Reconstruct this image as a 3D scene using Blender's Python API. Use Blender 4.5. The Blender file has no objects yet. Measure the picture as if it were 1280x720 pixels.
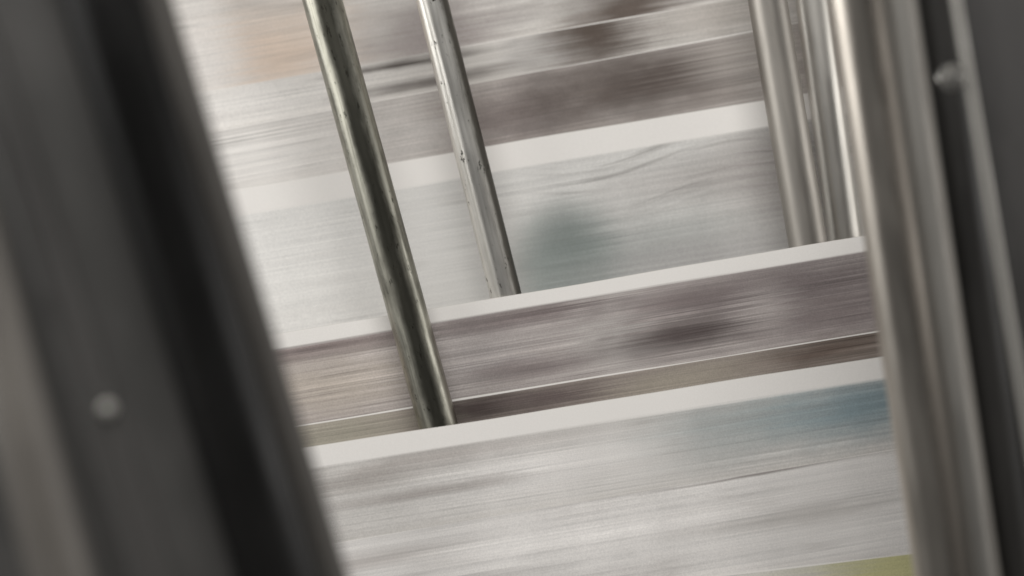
import bpy, bmesh, math, random
from mathutils import Vector, Matrix
random.seed(4)
sc = bpy.context.scene
TILT = Matrix.Rotation(math.radians(15.5), 4, 'Y')   # measured (bench) frame -> upright world
MM = 0.001
EXPO = 0.84

def V(p): return TILT @ (Vector(p) * MM)
def lin(c):
    o = []
    for v in c:
        v /= 255.0
        o.append(v/12.92 if v <= .04045 else ((v+.055)/1.055)**2.4)
    return o
def col(c, f=1.0):
    m = sum(c)/3
    c = [m+(v-m)*.74 for v in c]; c = [c[0]*1.003, c[1]*.997, c[2]*.992]
    return tuple(min(.9, x*f) for x in lin(c)) + (1,)

def link(o):
    sc.collection.objects.link(o); return o
def empty(name, loc, label, cat, group=None):
    e = link(bpy.data.objects.new(name, None)); e.empty_display_size = .02
    e.matrix_world = Matrix.Translation(loc)
    e["label"] = label; e["category"] = cat
    if group: e["group"] = group
    return e
def tag(o, label, cat, group=None):
    o["label"] = label; o["category"] = cat
    if group: o["group"] = group
def adopt(ch, par):
    mw = ch.matrix_world.copy()
    ch.parent = par; ch.matrix_parent_inverse = par.matrix_basis.inverted(); ch.matrix_basis = mw

# ------------------------------------------------------------ node helpers
class N:
    def __init__(s, name):
        s.m = bpy.data.materials.new(name); s.m.use_nodes = True
        s.t = s.m.node_tree; s.b = s.t.nodes["Principled BSDF"]
        s.tc = s.t.nodes.new('ShaderNodeTexCoord').outputs['Object']
    def put(s, sock, v):
        if isinstance(v, bpy.types.NodeSocket): s.t.links.new(v, sock)
        else: sock.default_value = v
    def math(s, op, a, b=None, c=None, clamp=False):
        n = s.t.nodes.new('ShaderNodeMath'); n.operation = op; n.use_clamp = clamp
        for i, v in enumerate((a, b, c)):
            if v is not None: s.put(n.inputs[i], v)
        return n.outputs[0]
    def map(s, v, scale, loc=(0,0,0)):
        n = s.t.nodes.new('ShaderNodeMapping'); s.put(n.inputs['Vector'], v)
        n.inputs['Scale'].default_value = scale; n.inputs['Location'].default_value = loc
        return n.outputs[0]
    def noise(s, v, scale=1, detail=2, rough=.5):
        n = s.t.nodes.new('ShaderNodeTexNoise'); s.put(n.inputs['Vector'], v)
        n.inputs['Scale'].default_value = scale; n.inputs['Detail'].default_value = detail
        n.inputs['Roughness'].default_value = rough
        return n.outputs['Fac']
    def rng(s, v, a, b, c, d, smooth=True):
        n = s.t.nodes.new('ShaderNodeMapRange'); n.interpolation_type = 'SMOOTHSTEP' if smooth else 'LINEAR'
        s.put(n.inputs[0], v)
        for i, x in enumerate((a, b, c, d)): s.put(n.inputs[i+1], x)
        return n.outputs[0]
    def mix(s, f, a, b, mode='MIX'):
        n = s.t.nodes.new('ShaderNodeMix'); n.data_type = 'RGBA'; n.blend_type = mode
        s.put(n.inputs[0], f); s.put(n.inputs[6], a); s.put(n.inputs[7], b)
        return n.outputs[2]
    def sep(s, v):
        n = s.t.nodes.new('ShaderNodeSeparateXYZ'); s.put(n.inputs[0], v); return n.outputs
    def comb(s, x, y, z):
        n = s.t.nodes.new('ShaderNodeCombineXYZ')
        for i, v in enumerate((x, y, z)): s.put(n.inputs[i], v)
        return n.outputs[0]
    def bump(s, h, st, d=.001):
        n = s.t.nodes.new('ShaderNodeBump'); s.put(n.inputs['Height'], h)
        n.inputs['Strength'].default_value = st; n.inputs['Distance'].default_value = d
        s.t.links.new(n.outputs[0], s.b.inputs['Normal'])

# ------------------------------------------------------------ newsprint
def paper_mat(name, margin, base, blobs, seed, amp=.35, rows=1.0, edge=(208,205,201), tint=(96,87,81), tamt=.45, warp=1.0, wavy=0):
    g = N(name)
    x, y, z = g.sep(g.tc)
    o = seed * 7.31
    r1 = g.noise(g.map(g.tc, (3.2, 0, 480*rows), (o, 0, o)), 1, 4, .62)
    r2 = g.noise(g.map(g.tc, (2.0, 0, 1200*rows), (o+3, 0, o)), 1, 2, .55)
    r3 = g.noise(g.map(g.tc, (6, 0, 130*rows), (o+9, 0, o)), 1, 3, .6)
    cols = g.noise(g.map(g.tc, (19, 0, 3), (o+1, 0, 0)), 1, 3, .5)
    xs = g.math('ADD', x, g.math('MULTIPLY', g.math('SUBTRACT', r1, .5), .07*warp))
    zs = g.math('ADD', z, g.math('MULTIPLY', g.math('SUBTRACT', r3, .5), .010*warp))
    c = col(base, 1/EXPO)
    bl = g.noise(g.map(g.tc, (22, 0, 60), (o+5, 0, o)), 1, 3, .6)
    bl2 = g.noise(g.map(g.comb(xs, 0.0, zs), (15, 0, 45), (o+11, 0, o)), 1, 3, .6)
    c = g.mix(g.rng(bl2, .5, .72, 0, .4*min(1, tamt*2)), c, col((122,111,103), 1/EXPO))
    for b in blobs:
        bx, bz, rx, rz, bc, st = b[:6]
        inner = b[6] if len(b) > 6 else 0.0
        dx = g.math('DIVIDE', g.math('SUBTRACT', xs, bx*MM), rx*MM)
        dz = g.math('DIVIDE', g.math('SUBTRACT', zs, bz*MM), rz*MM)
        d = g.math('SQRT', g.math('ADD', g.math('MULTIPLY', dx, dx), g.math('MULTIPLY', dz, dz)))
        d = g.math('ADD', d, g.math('MULTIPLY', g.math('SUBTRACT', bl, .5), 1.1*warp*(.4 if inner else 1)))
        f = g.rng(d, inner, 1.75 if not inner else 1.25, st, 0)
        c = g.mix(f, c, col(bc, 1/EXPO))
    if wavy:
        zw = g.math('ADD', z, g.math('MULTIPLY', g.math('SINE', g.math('MULTIPLY', x, 34)), .006))
        wv = g.noise(g.comb(g.math('MULTIPLY', x, 6), 0.0, g.math('MULTIPLY', zw, 260)), 1, 3, .6)
        m = g.math('MULTIPLY', g.rng(wv, .48, .70, 0, wavy), g.rng(x, -.01, .05, 0, 1))
        m = g.math('MULTIPLY', m, g.rng(z, -.066, -.040, 0, 1))
        c = g.mix(m, c, col((122,118,115), 1/EXPO))
    ink = g.math('MULTIPLY', g.rng(r3, .46, .72, 0, 1), g.rng(r1, .36, .60, .25, 1))
    ink = g.math('MULTIPLY', ink, g.rng(cols, .3, .68, .25, 1))
    c = g.mix(g.math('MULTIPLY', ink, tamt), c, col(tint, 1/EXPO))
    k = g.math('ADD', g.math('MULTIPLY', g.math('SUBTRACT', r1, .5), amp*2.1),
               g.math('MULTIPLY', g.math('SUBTRACT', r2, .5), amp*1.5))
    k = g.math('ADD', k, g.math('MULTIPLY', g.math('SUBTRACT', r3, .5), amp*.8))
    patch = g.rng(bl, .35, .65, .45, 1.3)
    k = g.math('MULTIPLY', k, patch)
    k = g.math('ADD', k, g.math('MULTIPLY', g.math('SUBTRACT', cols, .5), .4))
    k = g.math('ADD', k, 1.0)
    c = g.mix(1.0, c, g.comb(k, k, k), 'MULTIPLY')
    gr = g.rng(g.noise(g.map(g.tc, (1, 1, 1)), 1300, 1), .2, .8, .88, 1.12, False)
    c = g.mix(1.0, c, g.comb(gr, gr, gr), 'MULTIPLY')
    wob = g.math('MULTIPLY', g.math('SUBTRACT', g.noise(g.map(g.tc, (6, 0, 0), (o, 0, 0)), 1, 1), .5), .0022)
    zz = g.math('ADD', g.math('ADD', z, wob), g.math('MULTIPLY', g.math('SUBTRACT', r1, .5), .003 if margin > 2 else 0))
    soft = .0012 if margin > 2 else .0003
    f = g.rng(zz, -margin*MM-soft, -margin*MM+soft, 0, 1)
    t = g.rng(gr, .88, 1.12, .97, 1.03, False)
    c = g.mix(f, c, g.mix(1.0, col(edge, 1/EXPO), g.comb(t, t, t), 'MULTIPLY'))
    g.put(g.b.inputs['Base Color'], c)
    g.b.inputs['Roughness'].default_value = .9
    g.b.inputs['Specular IOR Level'].default_value = .05
    return g.m

plain = N("blank_newsprint")
gp = plain.rng(plain.noise(plain.tc, 900, 2), .2, .8, .97, 1.02)
plain.put(plain.b.inputs['Base Color'], plain.mix(1, col((192,189,184), 1/EXPO), plain.comb(gp,gp,gp), 'MULTIPLY'))
plain.b.inputs['Roughness'].default_value = .8

def sheet_mesh(name, w, h, ph, sag=.3):
    bm = bmesh.new(); nx, nz = 60, 14
    rows = []
    for j in range(nz+1):
        zz = -h*j/nz
        row = []
        for i in range(nx+1):
            xx = -w/2 + w*i/nx
            yy = sag*math.sin(xx/90+ph)
            e = .3*math.sin(xx/48+ph*2) + .12*math.sin(xx/17+ph) if j == 0 else 0
            row.append(bm.verts.new((xx*MM, yy*MM, (zz+e)*MM)))
        rows.append(row)
    for j in range(nz):
        for i in range(nx):
            bm.faces.new((rows[j][i], rows[j+1][i], rows[j+1][i+1], rows[j][i+1]))
    me = bpy.data.meshes.new(name); bm.to_mesh(me); bm.free()
    for p in me.polygons: p.use_smooth = True
    return me

def newspaper(z0, y0, ang, h, mat, label, seed, w=680, peek=.3):
    M = TILT @ Matrix.Translation(Vector((0, y0, z0))*MM) @ Matrix.Rotation(-math.radians(ang), 4, 'Y')
    e = empty("newspaper", (0,0,0), label, "newspaper", "newspapers running through a printing press")
    e.matrix_world = M; e.matrix_basis = M
    ph = seed*1.7
    for nm, dy, dz, m in (("front_page", 0, 0, mat), ("inner_page", .5, peek, plain.m), ("back_page", 1.0, -.2, plain.m)):
        o = link(bpy.data.objects.new(nm, sheet_mesh(nm, w, h, ph)))
        o.data.materials.append(m)
        o.parent = e; o.location = Vector((0, dy, dz))*MM
    return e

newspaper(313, 78, 9.9, 240, paper_mat("print_top", 8, (184,180,175), [
    (-178,-128,46,32,(194,174,157),1), (-75,-135,45,22,(140,131,129),1), (-225,-130,22,40,(200,196,192),.9),
    (56,-142,42,32,(96,85,78),1)], 1, .3), "smeared newspaper sheet with peach and grey pictures", 1)
newspaper(163.6, 72, 9.9, 110, paper_mat("print_brown", .3, (178,174,169), [
    (-180,-22,80,34,(204,201,197),1),(15,-10,18,20,(180,177,174),.8), (-68,-4.5,44,3,(74,68,64),1), (-60,-19,50,4,(98,92,88),.9),
    (56,-4,36,36,(86,75,68),1), (135,-5,40,14,(164,157,150),.8)], 2, .4, tamt=.35),
    "newspaper with pale print and dark brown patch", 2, peek=.15)
newspaper(138.2, 66, 10.6, 110, paper_mat("print_mauve", .3, (158,151,146), [
    (-180,-22,90,60,(202,199,195),1), (-5,-24,50,22,(118,108,105),1), (80,-20,70,24,(88,78,73),1),
    (160,-10,34,20,(156,149,143),.9), (-70,-26,24,26,(174,169,165),.9)], 3, .5, tamt=.38),
    "newspaper with streaky mauve brown picture band", 3, peek=.15)
newspaper(94.4, 60, 9.6, 190, paper_mat("print_teal", 17.5, (188,187,184), [
    (-150,-60,90,60,(204,203,200),1), (120,-42,60,14,(160,156,153),.8), (172,-55,44,54,(148,143,140),1),
    (72,-84,74,24,(146,149,147),.9), (24,-92,38,48,(122,131,128),.85,.45), (24,-66,27,20,(108,118,115),.7), (115,-95,70,14,(152,150,149),.8)], 4, .26,
    tamt=.18, warp=.22, wavy=.6),
    "newspaper with wide blank margin and grey teal dome shape", 4)
newspaper(-4.6, 4, 9.5, 190, paper_mat("print_plum", 9, (158,150,147), [
    (-125,-12,70,7,(122,109,107),1), (-120,-38,55,17,(168,157,146),1), (60,-28,22,28,(182,177,173),1),
    (102,-42,50,12,(82,72,71),1), (112,-22,60,10,(116,105,104),1), (190,-24,60,16,(106,96,96),1), (200,-46,50,14,(110,99,99),.9),
    (-22,-36,40,16,(150,143,141),.9), (10,-14,60,7,(112,101,100),1), (155,-35,16,14,(158,150,147),.7), (0,-46,30,5,(120,109,108),.9)], 5, .65),
    "newspaper with grey brown streaked print under white margin", 5)
newspaper(-64.2, .8, 9.26, 120, paper_mat("print_umber", .6, (138,128,120), [
    (-25,-8,38,10,(66,56,54),1), (25,-8,40,8,(92,80,78),1), (110,-10,45,9,(144,136,122),.9),
    (205,-6,45,11,(92,78,70),1), (-115,-10,50,14,(154,149,133),.9)], 6, .55),
    "newspaper showing narrow umber brown printed strip", 6)
newspaper(-77.9, -33, 8.97, 170, paper_mat("print_blue", 13, (182,179,175), [
    (170,-27,80,20,(148,156,156),1), (216,-27,48,17,(118,138,145),1), (-30,-19,70,6,(150,142,137),.9),
    (-95,-25,44,5,(150,144,139),.9), (10,-36,66,18,(202,199,196),1), (-60,-38,60,4,(150,144,140),.9)], 7, .34, .7, tamt=.25, tint=(128,120,115)),
    "newspaper with blank margin and blue printed corner", 7)
newspaper(-137.6, -36, 9.5, 130, paper_mat("print_text", .1, (196,193,190), [
    (-90,-14,60,5,(166,160,156),.8), (40,-24,80,18,(208,205,202),1), (160,-30,60,5,(168,164,160),.8),
    (150,-1,60,.9,(134,128,124),.9), (-60,-38,50,5,(166,161,157),.8)], 8, .34, .5, tamt=.26, tint=(138,131,126)),
    "newspaper with pale smeared columns of text", 8, peek=-.3)
newspaper(-189.5, -39, 6.6, 120, paper_mat("print_olive", .8, (190,187,180), [
    (238,-10,56,24,(176,173,118),1)], 9, .22, tamt=.2), "newspaper with olive yellow printed corner", 9, peek=-.3)

# ------------------------------------------------------------ metal
def steel(name, base, dark, stain=.5, rough=.3, seed=0, speck=.5, lines=.3, core=0, cpos=0, cw=.5, r=10, mott=0, jag=.5):
    """core: dark lengthwise band, stain plus painted dark reflection, centred at cpos (fraction of radius)"""
    g = N(name); o = seed*5.1
    g.b.inputs['Metallic'].default_value = 1
    x, y, z = g.sep(g.tc)
    st = g.noise(g.map(g.tc, (60, 60, 12), (o, o, o)), 1, 3, .55)
    fine = g.noise(g.map(g.tc, (420, 420, 10), (o, 0, o)), 1, 3, .6)
    sp = g.noise(g.map(g.tc, (300, 300, 120), (o, 0, 0)), 1, 4, .7)
    f = g.rng(st, .62-.25*stain, .72-.2*stain, 0, stain)
    c = g.mix(f, base+(1,), dark+(1,))
    c = g.mix(g.rng(fine, .4, .75, 0, lines), c, dark+(1,))
    rr = g.rng(st, .3, .7, rough-.04, rough+.08)
    if core:  # darkens a band along the bar: stain and painted dark reflection
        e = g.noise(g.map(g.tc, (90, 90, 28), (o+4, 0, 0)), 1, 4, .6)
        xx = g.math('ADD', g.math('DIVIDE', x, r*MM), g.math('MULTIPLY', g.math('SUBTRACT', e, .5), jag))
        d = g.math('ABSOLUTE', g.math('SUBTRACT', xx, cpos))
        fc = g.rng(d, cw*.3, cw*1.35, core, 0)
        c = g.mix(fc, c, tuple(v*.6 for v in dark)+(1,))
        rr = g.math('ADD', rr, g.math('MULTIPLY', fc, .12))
    if mott:
        mo = g.noise(g.map(g.tc, (150, 150, 50), (o+8, 0, 0)), 1, 5, .65)
        c = g.mix(g.rng(mo, .42, .72, 0, mott), c, tuple(v*.6 for v in dark)+(1,))
    c = g.mix(g.rng(sp, .61, .68, 0, speck), c, (.02,.018,.014,1))
    g.put(g.b.inputs['Base Color'], c)
    g.put(g.b.inputs['Roughness'], rr)
    g.bump(g.math('ADD', fine, g.math('MULTIPLY', sp, .5)), .2 if speck > .3 else .06, .0004)
    return g.m
def painted(name, c1, c2, rough=.5, seed=0, spec=.5):
    g = N(name)
    n = g.noise(g.map(g.tc, (18, 18, 6), (seed, 0, 0)), 1, 4, .6)
    g.put(g.b.inputs['Base Color'], g.mix(g.rng(n, .35, .65, 0, 1), c1+(1,), c2+(1,)))
    g.put(g.b.inputs['Roughness'], g.rng(n, .3, .7, rough-.08, rough+.12))
    g.b.inputs['Specular IOR Level'].default_value = spec
    g.bump(g.noise(g.tc, 500, 2), .2, .0005)
    return g.m

def axis_matrix(p, q):
    d = (q-p); zax = d.normalized()
    yref = TILT.to_3x3() @ Vector((0,1,0))
    xax = yref.cross(zax).normalized(); yax = zax.cross(xax)
    R = Matrix((xax, yax, zax)).transposed().to_4x4()
    return Matrix.Translation(p) @ R, d.length

def tube(name, p1, p2, r, mat):
    """p1 lower, p2 upper; turned bar with chamfered ends and very slight unevenness"""
    p, q = V(p1), V(p2)
    M, L = axis_matrix(p, q)
    r *= MM; bm = bmesh.new(); seg = 72
    zs = [(0, .86), (.08*r, .95), (.2*r, 1)]
    n = 40
    for i in range(1, n): zs.append((L*i/n, 1+random.uniform(-.001, .001)))
    zs += [(L-.2*r, 1), (L-.08*r, .95), (L, .86)]
    prev = None; first = None
    for z, s in zs:
        ringv = [bm.verts.new((r*s*math.cos(2*math.pi*k/seg), r*s*math.sin(2*math.pi*k/seg), z)) for k in range(seg)]
        if prev:
            for k in range(seg):
                bm.faces.new((prev[k], prev[(k+1) % seg], ringv[(k+1) % seg], ringv[k]))
        else: first = ringv
        prev = ringv
    bm.faces.new(list(reversed(first))); bm.faces.new(prev)
    me = bpy.data.meshes.new(name); bm.to_mesh(me); bm.free()
    for f in me.polygons: f.use_smooth = len(f.vertices) == 4
    o = link(bpy.data.objects.new(name, me)); o.matrix_world = M; me.materials.append(mat)
    return o

def bar(name, p1, p2, w, t, mat, bev=1.5):
    p, q = V(p1), V(p2); M, L = axis_matrix(p, q)
    bm = bmesh.new(); bmesh.ops.create_cube(bm, size=1)
    for v in bm.verts: v.co = Vector((v.co.x*w*MM, v.co.y*t*MM, (v.co.z+.5)*L))
    bmesh.ops.bevel(bm, geom=bm.edges[:], offset=bev*MM, segments=4, affect='EDGES', profile=.5)
    me = bpy.data.meshes.new(name); bm.to_mesh(me); bm.free()
    for f in me.polygons: f.use_smooth = True
    o = link(bpy.data.objects.new(name, me)); o.matrix_world = M; me.materials.append(mat)
    o.modifiers.new("wn", 'WEIGHTED_NORMAL')
    return o

def bolt(name, p, r, mat):
    """hex head on a washer, facing -Y"""
    bm = bmesh.new()
    def disc(rad, y0, y1, seg, ch):
        prof = [(y0, rad), (y1+ch, rad), (y1, rad-ch)]
        rings = []
        for yy, rr in prof:
            rings.append([bm.verts.new((rr*math.cos(2*math.pi*k/seg), yy, rr*math.sin(2*math.pi*k/seg))) for k in range(seg)])
        for a, b in zip(rings, rings[1:]):
            for k in range(seg): bm.faces.new((a[k], a[(k+1) % seg], b[(k+1) % seg], b[k]))
        bm.faces.new(rings[-1]); bm.faces.new(list(reversed(rings[0])))
    R = r*MM
    disc(R*1.3, 0, -.25*R, 36, .05*R)
    disc(R, -.25*R, -.95*R, 6, .14*R)
    disc(R*.62, -.95*R, -1.1*R, 24, .08*R)
    bmesh.ops.recalc_face_normals(bm, faces=bm.faces)
    me = bpy.data.meshes.new(name); bm.to_mesh(me); bm.free()
    o = link(bpy.data.objects.new(name, me)); o.matrix_world = Matrix.Translation(V(p)) @ TILT
    me.materials.append(mat)
    return o

G = "steel guide rods"
m1 = steel("stained_steel", (.40,.39,.335), (.075,.072,.058), .4, .34, 1, .7, .45, core=.92, cpos=.08, cw=.5, r=12.2, mott=.45, jag=.7)
m2 = steel("worn_steel", (.66,.64,.60), (.14,.13,.11), .15, .38, 2, .95, .35, core=.92, cpos=.82, cw=.33, r=10, mott=.12, jag=.4)
m3 = steel("brushed_steel", (.34,.318,.29), (.26,.24,.215), .1, .46, 3, .0, .1)
m4 = steel("satin_steel", (.52,.50,.465), (.42,.40,.37), .1, .42, 9, .0, .1)
o = tube("guide_rod", (-33.7,-15,-128.7), (-157.9,-15,326.7), 12.2, m1)
tag(o, "dark stained steel rod standing between newspapers", "rod", G)
o = tube("guide_rod", (7.6,20,-50.5), (-88.6,20,334), 10, m2)
tag(o, "worn pitted bright steel rod behind newspaper edge", "rod", G)
o = tube("guide_rod", (195.5,20,-20.2), (136.5,20,334), 12.4, m3)
tag(o, "smooth brushed steel rod beside a thinner rod", "rod", G)
o = tube("guide_rod", (221.2,44,-20.5), (172.6,44,338.8), 11, m4)
tag(o, "thin satin steel rod tucked beside thicker rod", "rod", G)

# right hand posts
mp = steel("polished_post", (.46,.425,.38), (.13,.115,.098), .15, .32, 5, .0, .1, core=.85, cpos=.55, cw=.5, r=14.8, jag=.15)
mg = steel("grey_post", (.36,.345,.32), (.22,.205,.185), .15, .52, 6, .0, .1, core=.75, cpos=.85, cw=.45, r=12.2, jag=.15)
me_ = steel("slim_post_steel", (.34,.33,.31), (.24,.23,.21), .4, .5, 6, .15, .2)
blk = painted("black_paint", (.0035,.0034,.0032), (.006,.0056,.0052), .38, 1, .28)
drk = painted("dark_gap_brown", (.012,.011,.0098), (.018,.0165,.0145), .5, 1, .4)
P = "steel posts of the press"
o = tube("metal_post", (239.6,-230,-229), (169.6,-230,237.4), 14.8, mp)
tag(o, "thick brushed steel post beside the newspapers", "post", P)
o = tube("metal_post", (264,-204,-233), (195,-204,241), 12.2, mg)
tag(o, "dull grey steel post next to thick post", "post", P)
o = tube("metal_post", (287,-184,-236), (220,-184,244), 12.5, drk)  # added dark bar standing in for the shaded gap between posts
tag(o, "dark brown bar added for the shaded gap beside dull grey post", "post", P)
o = tube("metal_post", (292,-260,-223.6), (216,-260,231.8), 3.6, me_)
tag(o, "slim grey steel post with bolted clip", "post", P)
b = bolt("bolt", (226,-266,108.4), 5.4, steel("bolt_steel", (.8,.78,.74), (.4,.38,.35), .5, .22, 7, .3, .2))
tag(b, "shiny steel hex bolt fixed to slim post", "bolt")
pn = painted("grey_panel_paint", (.034,.032,.030), (.048,.045,.043), .55, 3)
o = bar("side_panel", (380,-150,-250), (310,-150,255), 190, 8, pn)
tag(o, "dark grey painted panel behind the steel posts", "panel")

# left hand machine frame
gry = painted("frame_grey", (.050,.048,.045), (.074,.070,.066), .6, 2)
fb = painted("flat_bar_grey", (.034,.032,.030), (.048,.045,.042), .6, 2)
ed = painted("edge_sheen_grey", (.044,.040,.035), (.066,.060,.053), .5, 4)  # lighter colour stands for the reflection on the round post's edge
brn = painted("brown_grey", (.11,.10,.089), (.18,.165,.146), .5, 5)
fr = empty("machine_frame", V((-190,-450,-180)), "black and grey painted press frame with bolts", "machine frame")
parts = [tube("round_post", (-83.5,-450,-189.5), (-201,-450,196.6), 18.5, blk),
         tube("edge_sheen_strip", (-61.8,-425,-194.1), (-182.6,-425,201.3), 8, ed),  # tube added to give the round post its lighter reflecting edge
         bar("side_plate", (-150.4,-430,-193), (-270.5,-430,200), 145, 12, gry),
         bar("flat_bar", (-134,-470,-186), (-258,-470,193), 18, 10, fb, 4),
         tube("pipe", (-170,-515,-177), (-250,-515,118), 13, brn),
         bolt("bolt", (-173,-476,-51.6), 2.5, steel("small_bolt", (.9,.88,.82), (.6,.58,.54), .2, .3, 8, .1, .1)),
         bolt("bolt", (-217,-476,-6.8), 5, painted("dull_bolt", (.07,.064,.056), (.1,.09,.08), .5, 5))]
for p in parts: adopt(p, fr)

# dark interior of the press behind the sheets
o = bar("back_panel", (60,140,-420), (-60,140,420), 1100, 10, painted("interior", (.03,.03,.028), (.05,.048,.045), .7, 6))
tag(o, "dark metal panel inside the press behind newspapers", "panel")

# ------------------------------------------------------------ light
w = bpy.data.worlds.new("World"); sc.world = w; w.use_nodes = True
w.node_tree.nodes["Background"].inputs[0].default_value = (1,.99,.975,1)
w.node_tree.nodes["Background"].inputs[1].default_value = .09
def area(loc, target, sx, sy, power, c):
    l = bpy.data.lights.new("lamp", 'AREA'); l.shape = 'RECTANGLE'; l.size = sx; l.size_y = sy
    l.energy = power; l.color = c
    o = link(bpy.data.objects.new("lamp", l))
    p, t = V(loc), V(target)
    M, _ = axis_matrix(p, p+(p-t)); o.matrix_world = M
area((-1500,-460,200), (0,0,0), .45, 1.6, 15, (1,.99,.965))
area((1500,-420,300), (0,0,0), .35, 1.4, 6, (1,.98,.95))
area((-200,-1300,1500), (0,0,0), 1.4, .8, 44, (1,.99,.97))

# ------------------------------------------------------------ camera
cd = bpy.data.cameras.new("Camera"); cam = link(bpy.data.objects.new("Camera", cd))
cd.lens = 85; cd.sensor_width = 36; cd.clip_start = .05; cd.clip_end = 50
cam.matrix_world = TILT @ Matrix.Translation((0, -1.511, 0)) @ Matrix.Rotation(math.radians(90), 4, 'X')
cd.dof.use_dof = True; cd.dof.focus_distance = 1.505; cd.dof.aperture_fstop = 2.5
sc.camera = cam
sc.view_settings.view_transform = 'Standard'; sc.view_settings.look = 'None'; sc.view_settings.exposure = 0
